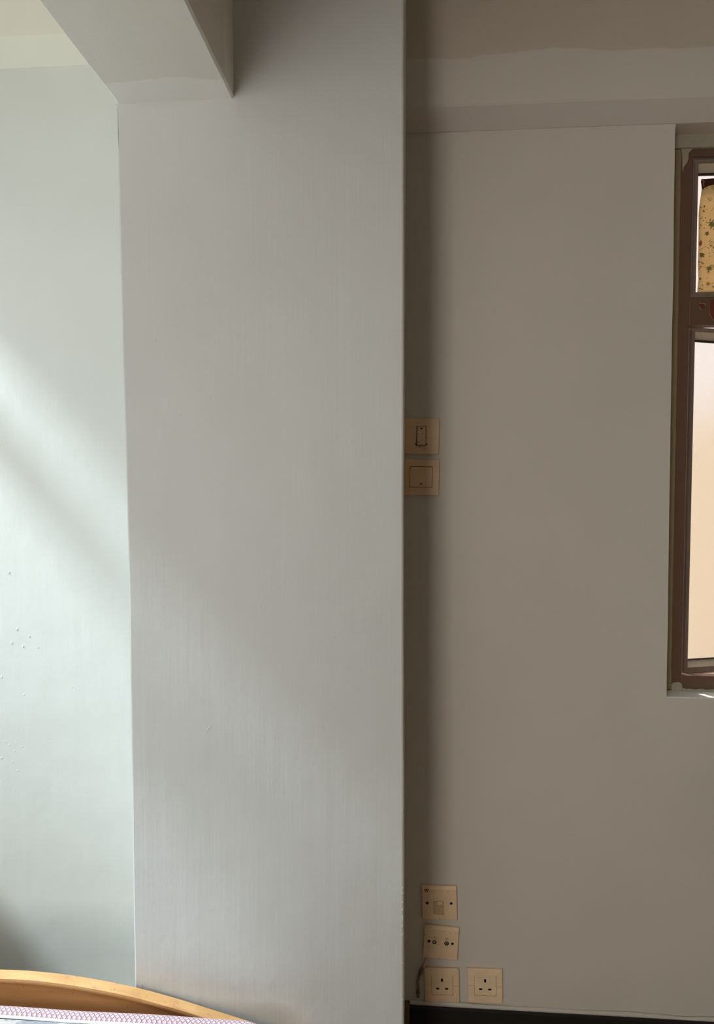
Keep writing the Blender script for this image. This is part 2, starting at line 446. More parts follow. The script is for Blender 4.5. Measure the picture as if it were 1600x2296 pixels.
# hairline cracks where beam and column meet
M['crack'] = plain('dirty_crack', (0.30, 0.28, 0.24), 0.9, 0.1, 0.3, 200)
ridge(col_o, YC, [(259, 233.5), (280, 233), (305, 232), (326, 231)], 0.0008, M['crack'], 'crack', 0.7)
ridge(col_o, YC, [(263, 238), (264.5, 265), (265, 300), (266, 330)], 0.0006, M['crack'], 'crack', 0.7)
ridge(col_o, YC, [(326, 232), (329, 237), (324, 242)], 0.0010, M['crack'], 'crack', 0.7)

# skirting along the right wall
M['black'] = plain('black_skirting_gloss', (0.012, 0.010, 0.009), 0.5, 0.3, 0.3, 30)
sk0 = at(919, 2255, YR).x
sk_top = at(918, 2250, YR).z+0.002
struct(bar_x('baseboard_right', [(YR+0.01, 0), (YR+0.01, sk_top), (YR-0.010, sk_top), (YR-0.014, sk_top-0.004), (YR-0.014, 0)], sk0, XR, M['black'], amp=0.0012, k=21), 'black skirting board at the foot of the right wall')
M['brown_strip'] = plain('brown_painted_wood', (0.16, 0.11, 0.075), 0.6, 0.3, 0.2, 30)
struct(box('trim_1', colR_wall-0.002, sk0-0.001, YR-0.013, YR+0.01, 0, sk_top+0.006, M['brown_strip'], None, 0.0015), 'narrow brown end strip where skirting meets the column')
# uneven bead of old paint over the skirting
v, f = [], []
N = 70
x0, x1 = sk0, XR-0.01
for i in range(N+1):
    x = x0+(x1-x0)*i/N
    h = 0.010+0.006*noise.noise(Vector((x*7, 0, 3)))+0.003*noise.noise(Vector((x*31, 2, 3)))
    v += [(x, YR-0.0005, sk_top-0.001), (x, YR-0.007, sk_top-0.001+0.002*noise.noise(Vector((x*23, 5, 1)))), (x, YR-0.0045, sk_top+h*0.6), (x, YR+0.001, sk_top+h)]
for i in range(N):
    for k in range(4): f.append((i*4+k, i*4+(k+1) % 4, (i+1)*4+(k+1) % 4, (i+1)*4+k))
struct(mesh('trim_2', v, f, M['right'], None, True), 'uneven bead of wall paint along the top of the black skirting')

# ------------------------------------------------------------------ window on the right
M['caulk'] = plain('olive_brown_old_paint', (0.25, 0.195, 0.115), 0.6, 0.3, 0.15, 30)
M['plaster'] = plain('grey_patch_plaster', (0.35, 0.33, 0.27), 0.85, 0.2, 0.2, 60, bump=0.002)
M['sash'] = plain('worn_grey_brown_sash', (0.20, 0.145, 0.115), 0.45, 0.5, 0.35, 60, vscale=(1, 1, 0.12))
M['sash_lit'] = plain('lit_beige_sash_bead', (0.50, 0.43, 0.33), 0.5, 0.4, 0.12, 60)
M['gasket'] = plain('black_gasket', (0.02, 0.015, 0.013), 0.7, 0.2)
M['sill'] = plain('white_painted_sill', (0.68, 0.68, 0.67), 0.5, 0.4, 0.05)
M['red'] = plain('old_red_tape', (0.13, 0.028, 0.014), 0.5, 0.4, 0.2)
M['torn'] = plain('torn_tape_edge', (0.42, 0.28, 0.22), 0.7, 0.2)

def glass_mat(name, rough, clear, tint=(1, 0.97, 0.94)):
    m = bpy.data.materials.new(name); m.use_nodes = True; t = m.node_tree; t.nodes.clear()
    out = t.nodes.new('ShaderNodeOutputMaterial')
    g = t.nodes.new('ShaderNodeBsdfGlass'); g.inputs['Roughness'].default_value = rough; g.inputs['IOR'].default_value = 1.3
    g.inputs['Color'].default_value = (*tint, 1)
    tr = t.nodes.new('ShaderNodeBsdfTransparent'); tr.inputs[0].default_value = (*tint, 1)
    mx = t.nodes.new('ShaderNodeMixShader'); mx.inputs[0].default_value = clear
    tc = t.nodes.new('ShaderNodeTexCoord'); nz = t.nodes.new('ShaderNodeTexNoise'); nz.inputs['Scale'].default_value = 140; nz.inputs['Detail'].default_value = 2
    bp = t.nodes.new('ShaderNodeBump'); bp.inputs['Distance'].default_value = 0.001; bp.inputs['Strength'].default_value = 0.5
    t.links.new(tc.outputs['Object'], nz.inputs[0]); t.links.new(nz.outputs['Fac'], bp.inputs['Height']); t.links.new(bp.outputs['Normal'], g.inputs['Normal'])
    t.links.new(g.outputs[0], mx.inputs[1]); t.links.new(tr.outputs[0], mx.inputs[2]); t.links.new(mx.outputs[0], out.inputs['Surface'])
    return m
M['glass_up'] = glass_mat('hammered_glass', 0.22, 0.45)
M['glass_low'] = glass_mat('frosted_glass', 0.16, 0.35)

wx = at(1527, 900, YF).x
win = struct(empty('window_1', (WX0, YF, WZ0)), 'brown metal window in the right wall with an upper pane and an open casement')
def wbox(name, x0, x1, y0, y1, z0, z1, mat, bevel=0.002, parent=None):
    p = parent or win
    o = WX0, YF, WZ0
    return box(name, x0-o[0], x1-o[0], y0-o[1], y1-o[1], z0-o[2], z1-o[2], mat, p, bevel)
jx0 = WX0+0.012; jx1 = at(1541, 900, YF).x        # left jamb
hz0 = at(1575, 350, YF).z; tz1 = at(1575, 666, YF).z; tz0 = at(1575, 729, YF).z; bz1 = at(1570, 1515.5, YF).z
rx0 = WX1-0.07
wbox('frame_jamb', jx0-0.03, jx1, YF, YF+0.032, WZ0, WZ1-0.028, M['brown_metal'])
wbox('frame_jamb', rx0, WX1+0.01, YF, YF+0.06, WZ0, WZ1-0.028, M['brown_metal'])
wbox('frame_head', jx1-0.001, rx0+0.001, YF+0.001, YF+0.06, hz0, WZ1-0.026, M['brown_metal'])
wbox('transom', jx1-0.001, rx0+0.001, YF+0.0015, YF+0.032, tz0, tz1, M['brown_metal'])
wbox('frame_rail', jx1-0.001, rx0+0.001, YF+0.001, YF+0.032, WZ0-0.01, bz1, M['brown_metal'])
# strip of old wall paint on the edge of the jamb
v, f = [], []
N = 60
for i in range(N+1):
    z = WZ0 + 0.007 + (WZ1-0.031-WZ0-0.007)*i/N
    t_ = i/N
    e = at(1503.5*(1-t_)+1527*t_, 1540*(1-t_)+330*t_, YF).x + 0.0012*noise.noise(Vector((0, 0, z*22))) + 0.0008*noise.noise(Vector((3, 0, z*90)))
    v += [(jx0-0.029-WX0, -0.004, z-WZ0), (e-0.0015-WX0, -0.004, z-WZ0), (e-WX0, 0.001, z-WZ0), (jx0-0.029-WX0, 0.001, z-WZ0)]
for i in range(N):
    for k in range(4): f.append((i*4+k, i*4+(k+1) % 4, (i+1)*4+(k+1) % 4, (i+1)*4+k))
f += [(0, 1, 2, 3), tuple(N*4+k for k in range(4))]
mesh('paint_strip', v, f, M['caulk'], win)
# plaster: soffit band over the head, torn patches at both corners
def wpoly(name, pix, y0, y1, mat, Yp=None):
    pts = [at(x, y, Yp or YF) for x, y in pix]
    return slab(name, [(p.x-WX0, p.z-WZ0) for p in pts], y0, y1, mat, win)
wpoly('plaster_patch', [(1524, 315), (1540, 310), (1556, 312), (1557, 326), (1553, 334), (1545, 341), (1542, 345), (1541, 358), (1538, 367), (1531, 377), (1528, 388), (1527, 350)], -0.005, 0.001, M['plaster'])
bx = WX0
wbox('plaster_band', WX0-0.004, WX1+0.01, YF-0.012, YF+0.06, WZ1-0.030, WZ1+0.005, M['plaster'], 0.004)
wpoly('plaster_patch', [(1502, 1552), (1503, 1533), (1507, 1529), (1520, 1528), (1525, 1531), (1527, 1536), (1527, 1552)], -0.007, 0.001, M['plaster'])
wpoly('plaster_patch', [(1528, 1554), (1528, 1541), (1535, 1543.5), (1545, 1543), (1556, 1545), (1570, 1543), (1582, 1545.5), (1600, 1544), (1640, 1546), (1640, 1558)], -0.006, 0.001, M['plaster'])
# sill
sl = wbox('sill', WX0-0.001, WX1+0.001, YR+0.001, YF+0.04, WZ0-0.002, WZ0+0.004, M['sill'], 0.0015)

# tape remains on the transom
wpoly('red_tape', [(1590, 677), (1592, 673.5), (1610, 672), (1630, 676), (1632, 700), (1622, 722), (1605, 724), (1596, 713), (1590, 703), (1589, 690)], -0.0008, 0.002, M['red'])
ed = [at(x, y, YF-0.001) for x, y in ((1589.3, 677), (1588.8, 690), (1589.6, 703), (1595.5, 713.5), (1604, 724))]
tube('tape_edge', [(p.x-WX0, -0.001, p.z-WZ0) for p in ed], 0.0006, M['torn'], win, 6)
wpoly('red_tape', [(1567.5, 679), (1572, 681), (1576, 679), (1580.5, 680), (1579, 685), (1577.5, 690), (1572, 692), (1570, 687)], -0.0008, 0.002, M['red'])
ed = [at(x, y, YF-0.001) for x, y in ((1566, 677), (1571, 681), (1576, 680.5), (1581, 681), (1578.5, 686))]
tube('tape_edge', [(p.x-WX0, -0.001, p.z-WZ0) for p in ed], 0.0006, M['torn'], win, 6)
ed = [at(x, y, YF-0.001) for x, y in ((1568, 687), (1570, 692), (1574, 695.5))]
tube('tape_edge', [(p.x-WX0, -0.001, p.z-WZ0) for p in ed], 0.0006, M['torn'], win, 6)

def frame_piece(name, p, mat, parent):
    """four-cornered (x, z) outline at depth y0..y1 -> mitred bar"""
    poly, y0, y1 = p
    return slab(name, poly, y0, y1, mat, parent)

def sash(name, x0, x1, z0, z1, st, parent, loc, rotz, glass, top_bead=0.018, bottom_bead=0.016, dy=0.0):
    """metal sash: two stiles, two rails, beads, gasket and pane; local origin at its lower hinge corner"""
    s = bpy.data.objects.new(name, None); C.objects.link(s); s.parent = parent
    s.location = loc; s.rotation_euler = (0, 0, rotz)
    w, h = x1-x0, z1-z0
    d0, d1 = 0.0, 0.030
    a = st
    def piece(nm, poly, y0, y1, mat): return slab(nm, poly, y0, y1, mat, s)
    piece('stile', [(0, 0), (a, a), (a, h-a*0.6), (0, h)], d0, d1, M['sash'])
    piece('stile', [(w, 0), (w, h), (w-a, h-a*0.6), (w-a, a)], d0, d1, M['sash'])
    piece('top_rail', [(0, h), (a, h-a*0.6), (w-a, h-a*0.6), (w, h)], d0, d1, M['sash'])
    piece('bottom_rail', [(0, 0), (w, 0), (w-a, a), (a, a)], d0, d1, M['sash'])
    # raised lip on the stile
    piece('stile_lip', [(a*0.28, a*0.5), (a*0.52, a*0.8), (a*0.52, h-a*0.7), (a*0.28, h-a*0.5)], d0-0.003, d0+0.002, M['sash'])
    # sloping beads around the glass; light caught by the top bevel is painted pale
    zt = h-a*0.6
    v = [(a, 0.004, zt), (w-a, 0.004, zt), (w-a-0.007, 0.018, zt-top_bead), (a+0.007, 0.018, zt-top_bead), (a, 0.022, zt), (w-a, 0.022, zt)]
    mesh('top_bead', v, [(0, 1, 2, 3), (4, 5, 2, 3), (0, 4, 3), (1, 5, 2), (0, 1, 5, 4)], M['sash_lit'], s)
    if bottom_bead > 0:
        v = [(a, 0.004, a), (w-a, 0.004, a), (w-a, 0.018, a+bottom_bead), (a, 0.018, a+bottom_bead), (a, 0.024, a), (w-a, 0.024, a)]
        mesh('bottom_bead', v, [(0, 1, 2, 3), (4, 5, 2, 3), (0, 4, 3), (1, 5, 2), (0, 1, 5, 4)], M['sash_lit'], s)
        piece('gasket', [(a, a+bottom_bead), (w-a, a+bottom_bead), (w-a, a+bottom_bead+0.0022), (a, a+bottom_bead+0.0022)], 0.014, 0.022, M['gasket'])
    piece('gasket', [(a, zt-top_bead-0.004), (w-a, zt-top_bead-0.004), (w-a, zt-top_bead), (a, zt-top_bead)], 0.014, 0.022, M['gasket'])
    box('pane', a-0.003, w-a+0.003, 0.0185, 0.0215, a-0.003, h-a*0.6+0.001, glass, s)
    return s

gap = 0.0025
# upper sash (closed) and lower casement, hung on the left and pushed out about twenty degrees
ux0 = jx1+gap
upper = sash('upper_sash', ux0, rx0-gap, tz1+0.001, hz0-0.006, 0.0125, win, (ux0-WX0, 0.006, tz1+0.001-WZ0), 0, M['glass_up'], 0.019, 0)
casement = sash('casement', ux0+0.010, rx0-gap, bz1-0.006, tz0+0.004, 0.0165, win, (ux0+0.010-WX0, 0.036, bz1-0.006-WZ0), math.radians(20), M['glass_low'])

# small wires left on the outer ledge
M['wire'] = plain('dark_wire', (0.08, 0.06, 0.05), 0.5)

# ------------------------------------------------------------------ fabric in the upper pane
M['cloth'] = None
def cloth_mat():
    m = bpy.data.materials.new('cream_printed_cotton'); m.use_nodes = True; t = m.node_tree
    b = t.nodes['Principled BSDF']; b.inputs['Roughness'].default_value = 0.9; b.inputs['Specular IOR Level'].default_value = 0.1
    tc = t.nodes.new('ShaderNodeTexCoord'); nz = t.nodes.new('ShaderNodeTexNoise'); nz.inputs['Scale'].default_value = 22; nz.inputs['Detail'].default_value = 4
    rp = t.nodes.new('ShaderNodeValToRGB'); rp.color_ramp.elements[0].color = (0.66, 0.51, 0.31, 1); rp.color_ramp.elements[1].color = (0.80, 0.66, 0.43, 1)
    t.links.new(tc.outputs['Object'], nz.inputs[0]); t.links.new(nz.outputs['Fac'], rp.inputs[0]); t.links.new(rp.outputs[0], b.inputs['Base Color'])
    tl = t.nodes.new('ShaderNodeBsdfTranslucent'); t.links.new(rp.outputs[0], tl.inputs[0])
    mx = t.nodes.new('ShaderNodeMixShader'); mx.inputs[0].default_value = 0.55
    t.links.new(b.outputs[0], mx.inputs[1]); t.links.new(tl.outputs[0], mx.inputs[2]); t.links.new(mx.outputs[0], t.nodes['Material Output'].inputs['Surface'])
    return m
M['cloth'] = cloth_mat()
def ink(name, c):
    m = plain(name, c, 0.9, 0.1, 0.25, 300); return m
M['ink_olive'] = ink('olive_print', (0.23, 0.19, 0.07)); M['ink_green'] = ink('dark_green_print', (0.11, 0.115, 0.05))
M['ink_rust'] = ink('rust_print', (0.36, 0.13, 0.035)); M['ink_brown'] = ink('brown_print', (0.26, 0.115, 0.035)); M['ink_gold'] = ink('gold_print', (0.52, 0.27, 0.06))
M['hem'] = plain('dark_red_brown_hem', (0.055, 0.018, 0.012), 0.8, 0.2, 0.25, 90)

YP = YF+0.0165                               # plane of the fabric, just inside the glass
curtain = tag(empty('window_fabric', at(1580, 650, YP)), 'cream fabric printed with leaves and flowers, behind the upper window pane', 'fabric')
o0 = Vector(curtain.location)
edge = [(403, 1570), (410, 1571), (425, 1572), (440, 1570), (460, 1567), (480, 1565.3), (520, 1565), (560, 1564.6), (590, 1563.5), (610, 1564), (625, 1564.6), (640, 1563.4), (650, 1562.5), (657, 1562)]
xr = rx0-0.03
v, f = [], []
NX = 24
for j, (py, px) in enumerate(edge):
    p = at(px, py, YP)
    zr = at(1600, py-1.5, YP).z
    for i in range(NX+1):
        u = i/NX
        x = p.x+(xr-p.x)*u
        y = YP-0.0012 + 0.0012*math.sin(u*17)
        v.append((x-o0.x, y-o0.y, p.z+(zr-p.z)*min(1, u*1.2)-o0.z))
n = NX+1
for j in range(len(edge)-1):
    for i in range(NX): f.append((j*n+i, j*n+i+1, (j+1)*n+i+1, (j+1)*n+i))
sheet = mesh('sheet', v, f, M['cloth'], curtain, True)
sm = sheet.modifiers.new('thickness', 'SOLIDIFY'); sm.thickness = 0.0004; sm.offset = 1
hp = [at(x, y, YP) for x, y in ((1569.5, 408), (1572, 403.5), (1600, 401.5), (1640, 400), (1950, 393), (1950, 405), (1640, 413), (1618, 413.5), (1600, 415), (1588, 417.5), (1576, 423), (1573, 427), (1571.5, 420))]
slab('hem', [(p.x-o0.x, p.z-o0.z) for p in hp], -0.0050, -0.0028, M['hem'], curtain)
knot = [at(x, y, YP) for x, y in ((1571, 404), (1575, 410), (1574, 415), (1576, 421))]
tube('gathered_edge', [(p.x-o0.x, -0.0055, p.z-o0.z) for p in knot], [0.0022, 0.0028, 0.0026, 0.0015], plain('pinkish_seam', (0.20, 0.09, 0.06), 0.9, 0.1, 0.5, 400), curtain, 8)

prints = {}
def pt(px, py): p = at(px, py, YP); return p.x-o0.x, p.z-o0.z
PXM = (at(1590, 500, YP)-at(1589, 500, YP)).length
def leaf(inkname, px, py, L, wd, ang):
    """pointed leaf, px units, angle counter-clockwise from right"""
    cx, cz = pt(px, py); ca, sa = math.cos(math.radians(ang)), math.sin(math.radians(ang))
    out = []
    N_ = 5
    for s in (1, -1):
        rng = range(N_+1) if s == 1 else range(N_-1, 0, -1)
        for k in rng:
            t = k/N_; a = (t-0.5)*L; b = s*wd/2*math.sin(math.pi*t)**0.8
            out.append((cx+(a*ca-b*sa)*PXM, cz+(a*sa+b*ca)*PXM))
    prints.setdefault(inkname, []).append(out)
def star(inkname, px, py, R_, nn=5, ph=0.0, rr=0.35):
    cx, cz = pt(px, py); out = []
    for k in range(nn*2):
        a = ph+math.pi*k/nn; q = R_ if k % 2 == 0 else R_*rr
        out.append((cx+q*math.cos(a)*PXM, cz+q*math.sin(a)*PXM))
    prints.setdefault(inkname, []).append(out)
def stem(inkname, pts, wd=0.5):
    for (ax, ay), (bx_, by) in zip(pts, pts[1:]):
        L = math.hypot(bx_-ax, by-ay); leaf(inkname, (ax+bx_)/2, (ay+by)/2, L*1.15, wd, math.degrees(math.atan2(ay-by, bx_-ax)))
def sprig(px, py, s=1.0, a='ink_olive', b='ink_green', ph=0):
    for k in range(7):
        w = ph+k*51+random.uniform(-12, 12); q = random.uniform(2.6, 5.2)*s
        leaf(a if k % 3 else b, px+q*math.cos(math.radians(w)), py-q*math.sin(math.radians(w)), 3.6*s, 1.5*s, w+random.uniform(-25, 25))
    star(b, px, py, 1.6*s, 5, ph)
def flower(px, py, R_, petal='ink_olive', heart='ink_gold', out='ink_green'):
    for k in range(6):
        w = 20+k*60
        leaf(petal, px+0.55*R_*math.cos(math.radians(w)), py-0.55*R_*math.sin(math.radians(w)), R_*0.95, R_*0.52, w)
    star(heart, px, py, R_*0.33, 6)
    for k in range(4):
        w = 65+k*95; leaf(out, px+R_*1.15*math.cos(math.radians(w)), py-R_*1.15*math.sin(math.radians(w)), R_*0.6, R_*0.22, w+30)
def motif_block(dx, dy):
    sprig(1589+dx, 448+dy, 1.0); leaf('ink_olive', 1577+dx, 464+dy, 7, 3.4, 60); leaf('ink_olive', 1576+dx, 474.5+dy, 7.5, 3.6, -50); leaf('ink_green', 1569.5+dx, 466+dy, 4.5, 2, -35); leaf('ink_olive', 1582.5+dx, 470.5+dy, 4.5, 0.9, -5)
    sprig(1597+dx, 422+dy, 0.9); stem('ink_brown', [(1592+dx, 475+dy), (1597+dx, 468+dy), (1600+dx, 466+dy)], 0.9)
    leaf('ink_green', 1583+dx, 423.5+dy, 4, 1.4, -30); leaf('ink_green', 1576.5+dx, 425.5+dy, 3.4, 1.3, 15)
    leaf('ink_brown', 1570+dx, 490.5+dy, 4.5, 1.6, -20); leaf('ink_brown', 1573+dx, 489+dy, 3.5, 1.2, 40)
    for sx, sy in ((1579.5, 489.5), (1575, 495.5), (1569.5, 506), (1577.3, 512.5), (1567, 512.5)): star('ink_brown', sx+dx, sy+dy, 2.3, 5, 0.3)
    stem('ink_olive', [(1582+dx, 497+dy), (1579+dx, 500+dy), (1578+dx, 504+dy), (1583+dx, 508+dy)], 0.7); leaf('ink_olive', 1582+dx, 499+dy, 3.4, 1.0, -50)
    flower(1594+dx, 504+dy, 8.5, 'ink_olive', 'ink_brown'); leaf('ink_olive', 1590.5+dx, 494+dy, 6, 3.0, 65); leaf('ink_green', 1598+dx, 515+dy, 5, 2.4, -30)
    leaf('ink_olive', 1583.5+dx, 524+dy, 9, 6.0, 65); star('ink_olive', 1583+dx, 525+dy, 6, 5, 1.0, 0.55); stem('ink_green', [(1581+dx, 529+dy), (1587+dx, 519+dy)], 0.7)
    leaf('ink_rust', 1568.5+dx, 546.5+dy, 15, 7.0, 82); leaf('ink_brown', 1568+dx, 548+dy, 9, 3.0, 82)
    stem('ink_brown', [(1566+dx, 562+dy), (1575+dx, 557+dy), (1585+dx, 551.5+dy)], 0.8)
    for w, L in ((-20, 13), (-45, 15), (-70, 12)): leaf('ink_olive', 1567+dx+0.5*L*math.cos(math.radians(w)), 568+dy-0.5*L*math.sin(math.radians(w)), L, 4.0, w)
    for w, L in ((-33, 13), (-58, 14)): leaf('ink_green', 1567+dx+0.5*L*math.cos(math.radians(w)), 568+dy-0.5*L*math.sin(math.radians(w)), L, 0.9, w)
    sprig(1592+dx, 543+dy, 0.95, 'ink_green', 'ink_green', 20); flower(1592+dx, 551.5+dy, 3.6, 'ink_gold', 'ink_brown', 'ink_olive'); flower(1598.5+dx, 556+dy, 3.2, 'ink_olive', 'ink_brown', 'ink_olive'); leaf('ink_olive', 1585.5+dx, 557+dy, 6, 2.0, -35)
    for sx, sy in ((1588, 568.5), (1597.5, 567), (1589, 575.5), (1594, 563)): star('ink_olive', sx+dx, sy+dy, 2.1, 5, 0.6)
    leaf('ink_green', 1572+dx, 590+dy, 6, 2.4, 70); leaf('ink_olive', 1575+dx, 592+dy, 6, 2.2, 35); star('ink_brown', 1565.5+dx, 588+dy, 2.6, 5); leaf('ink_brown', 1569+dx, 599+dy, 6, 2.0, -35); leaf('ink_rust', 1566.5+dx, 603+dy, 5, 1.8, 60); stem('ink_brown', [(1567+dx, 597+dy), (1573+dx, 597.5+dy), (1577+dx, 599+dy)], 0.6)
    flower(1588+dx, 603+dy, 6.5, 'ink_olive', 'ink_gold', 'ink_green'); sprig(1594+dx, 598+dy, 1.0, 'ink_green'); sprig(1586+dx, 611+dy, 0.75, 'ink_green')
    star('ink_brown', 1568+dx, 626+dy, 3.4, 6, 0.2, 0.6); leaf('ink_olive', 1569.5+dx, 632+dy, 4, 1.3, 30); leaf('ink_green', 1584+dx, 625+dy, 3.6, 1.2, -50)
    star('ink_gold', 1586+dx, 637+dy, 6.8, 6, 0.25, 0.42); star('ink_brown', 1586+dx, 637+dy, 2.6, 6, 0.7, 0.5)
    leaf('ink_olive', 1573+dx, 640.5+dy, 7, 1.7, -60); leaf('ink_green', 1597+dx, 644+dy, 7, 2.6, -65); leaf('ink_olive', 1595+dx, 636.5+dy, 5, 1.6, 40)
for k in range(9): motif_block(39*k, (0, -31, 18, -12, 27, -22, 9, -35, 14)[k])
leaf('ink_green', 1567, 648, 6, 3.0, -20); leaf('ink_green', 1572, 649.5, 5, 2.2, 10)
xmax = xr-o0.x
for kk, (nm, polys) in enumerate(sorted(prints.items())):
    v, f = [], []
    yy = -0.0031-0.00012*kk
    for q_, pl in enumerate(polys):
        yy = -0.0031-0.00012*kk-2e-6*q_
        if max(p[0] for p in pl) > xmax or min(p[1] for p in pl) < at(1580, 652, YP).z-o0.z: continue
        b0 = len(v); v += [(p[0], yy, p[1]) for p in pl]; c_ = len(v)
        v.append((sum(p[0] for p in pl)/len(pl), yy, sum(p[1] for p in pl)/len(pl)))
        m_ = len(pl); f += [(b0+i, b0+(i+1) % m_, c_) for i in range(m_)]
    o = mesh('printed_pattern', v, f, M[nm], curtain)
    tag(o, kind='stuff')

# ------------------------------------------------------------------ what stands outside the right window
def outer_wall():
    t = NT('peach_outer_wall_paint', 0.85, 0.2)
    w = t.math('MULTIPLY', t.math('SUBTRACT', t.noise(1.6, 2), 0.5), 0.25)
    h = t.math('ADD', t.axis(2), w)
    fct = t.math('MULTIPLY', t.math('SUBTRACT', h, 1.72), 4.0, clamp=True)
    c = t.mix(fct, (0.41, 0.325, 0.245), (0.44, 0.40, 0.405))
    t.base(c); t.bump(t.noise(60, 3), 0.004, 0.6)
    return t.m
tag(box('neighbouring_house_wall', 1.60, 1.85, 2.3, 9.0, -3.0, 7.0, outer_wall(), None, 0.01), 'sunlit peach and pale plaster wall outside the right window', 'building wall')

# ------------------------------------------------------------------ bed
def beech(name, dark=(0.58, 0.31, 0.12), lite=(0.72, 0.43, 0.19)):
    t = NT(name, 0.38, 0.5)
    g = t.noise(7, 5, vscale=(1.0, 6, 9), dist=0.4)
    c = t.ramp(g, [(0.3, dark), (0.7, lite)])
    v = t.n('ShaderNodeTexVoronoi', feature='F1'); v.inputs['Scale'].default_value = 115
    t.l(t.coords((0.9, 1, 0.55), rot=(0, 0.5, 0)), v.inputs['Vector'])
    fl = t.ramp(v.outputs['Distance'], [(0.0, 1.0), (0.17, 1.0), (0.24, 0.0)])
    pick = t.ramp(t.noise(33, 1), [(0.54, 0.0), (0.6, 1.0)])
    c = t.mix(t.math('MULTIPLY', t.math('MULTIPLY', fl, pick), 0.55), c, (0.30, 0.125, 0.04))
    grime = t.ramp(t.noise(26, 4, vscale=(1, 2, 2)), [(0.6, 0.0), (0.75, 0.6)])
    c = t.mix(grime, c, (0.36, 0.22, 0.12))
    t.base(c); return t.m
M['beech'] = beech('beech_wood'); M['beech_shaded'] = beech('beech_wood_shaded', (0.36, 0.17, 0.058), (0.45, 0.23, 0.085))  # second copy is darker: shade on the board's front put into its colour

BX = at(-45, 2180, 1.54).x                    # middle of the bed
HB, HF = 1.540, 1.510                         # headboard back and front
PZ = at(-45, 2172.5, HB).z                    # top of its arch
prof_px = [(-45, 2172.5), (0, 2173), (80, 2177), (180, 2189), (300, 2212), (400, 2239), (470, 2261), (540, 2283)]
arch = [(at(x, y, HB).x-BX, at(x, y, HB).z) for x, y in prof_px]
while arch[-1][0] < 0.67:
    (xa, za), (xb, zb) = arch[-2], arch[-1]
    s = (zb-za)/(xb-xa)
    arch.append((xb+0.05, zb+0.05*(s-0.012)))
def spline(pts, n):
    out = []
    for i in range(len(pts)-1):
        p0, p1, p2, p3 = [Vector(pts[max(0, min(len(pts)-1, k))]) for k in (i-1, i, i+1, i+2)]
        for k in range(n):
            t = k/n; q = 0.5*((2*p1)+(p2-p0)*t+(2*p0-5*p1+4*p2-p3)*t*t+(3*p1-p0-3*p2+p3)*t**3); out.append((q.x, q.y))
    out.append(tuple(pts[-1])); return out
half = spline(arch, 5)
full = [(-x, z) for x, z in reversed(half[1:]) if x < 0.56] + half
bed = tag(empty('bed_frame', (BX, 0.45, 0.0)), 'beech bed frame with a low arched end board against the column', 'bed frame')
def bedbox(name, x0, x1, y0, y1, z0, z1, mat, bevel=0.004): return box(name, x0, x1, y0-0.45, y1-0.45, z0, z1, mat, bed, bevel)
# end board: bent top rail and the panel under it
v, f = [], []
TH = 0.009
for x, z in full:
    for y, dz in ((HB, 0.0), (HB-0.0012, 0.0012), (HF+0.0012, 0.0012), (HF, 0.0), (HF, -TH+0.004), (HF+0.001, -TH), (HB, -TH)):
        v.append((x, y-0.45, z+dz-0.0012))
m = 7
for i in range(len(full)-1):
    for k in range(m): f.append((i*m+k, i*m+(k+1) % m, (i+1)*m+(k+1) % m, (i+1)*m+k))
f += [tuple(range(m)), tuple((len(full)-1)*m+k for k in range(m))]
mesh('top_rail', v, f, M['beech'], bed)
v, f = [], []
for x, z in full: v += [(x, HF+0.0025-0.45, z-TH+0.001), (x, HF+0.0025-0.45, 0.14), (x, HB-0.003-0.45, 0.14), (x, HB-0.003-0.45, z-TH+0.001)]
for i in range(len(full)-1):
    for k in range(4): f.append((i*4+k, i*4+(k+1) % 4, (i+1)*4+(k+1) % 4, (i+1)*4+k))
f += [(0, 1, 2, 3), tuple((len(full)-1)*4+k for k in range(4))]
mesh('end_panel', v, f, M['beech_shaded'], bed)
ends = ((full[0][0], full[0][1], -1), (full[-1][0], full[-1][1], 1))
for xe, ze, sx in ends:
    a0, a1 = sorted((xe, xe+sx*0.035))
    bedbox('leg', a0, a1, HF-0.004, HB+0.004, 0, ze, M['beech'])
    b0, b1 = sorted((xe+sx*0.008, xe+sx*0.030))
    bedbox('side_rail', b0, b1, -0.52, HF-0.004, 0.16, 0.27, M['beech'])
    bedbox('leg', a0, a1, -0.56, -0.52, 0, 0.36, M['beech'])
bedbox('cross_rail', full[0][0], full[-1][0], -0.555, -0.53, 0.16, 0.30, M['beech'])
bedbox('base_board', full[0][0]-0.006, full[-1][0]+0.006, -0.52, HF-0.002, 0.20, 0.218, M['beech_shaded'])

def pink_mat():
    t = NT('pink_diamond_weave', 0.75, 0.25)
    # diagonal lattice along the roll
    def wave(rot):
        w = t.n('ShaderNodeTexWave', wave_type='BANDS', bands_direction='X', wave_profile='SIN')
        w.inputs['Scale'].default_value = 46.0; w.inputs['Distortion'].default_value = 0.0
        t.l(t.coords(rot=(0, 0, rot)), w.inputs['Vector']); return w.outputs['Fac']
    a, b = wave(0.85), wave(-0.85)
    lat = t.math('MINIMUM', t.ramp(a, [(0.0, 0.0), (0.3, 1.0)]), t.ramp(b, [(0.0, 0.0), (0.3, 1.0)]))
    dot = t.ramp(t.math('MULTIPLY', a, b), [(0.72, 0.0), (0.84, 1.0)])
    c = t.mix(lat, (0.54, 0.37, 0.44), (0.72, 0.56, 0.61))
    c = t.mix(t.math('MULTIPLY', dot, 0.6), c, (0.84, 0.72, 0.75))
    t.base(c)
    t.bump(t.math('SUBTRACT', lat, t.math('MULTIPLY', dot, 0.5)), 0.0022, 1.0)
    return t.m
M['pink'] = pink_mat()
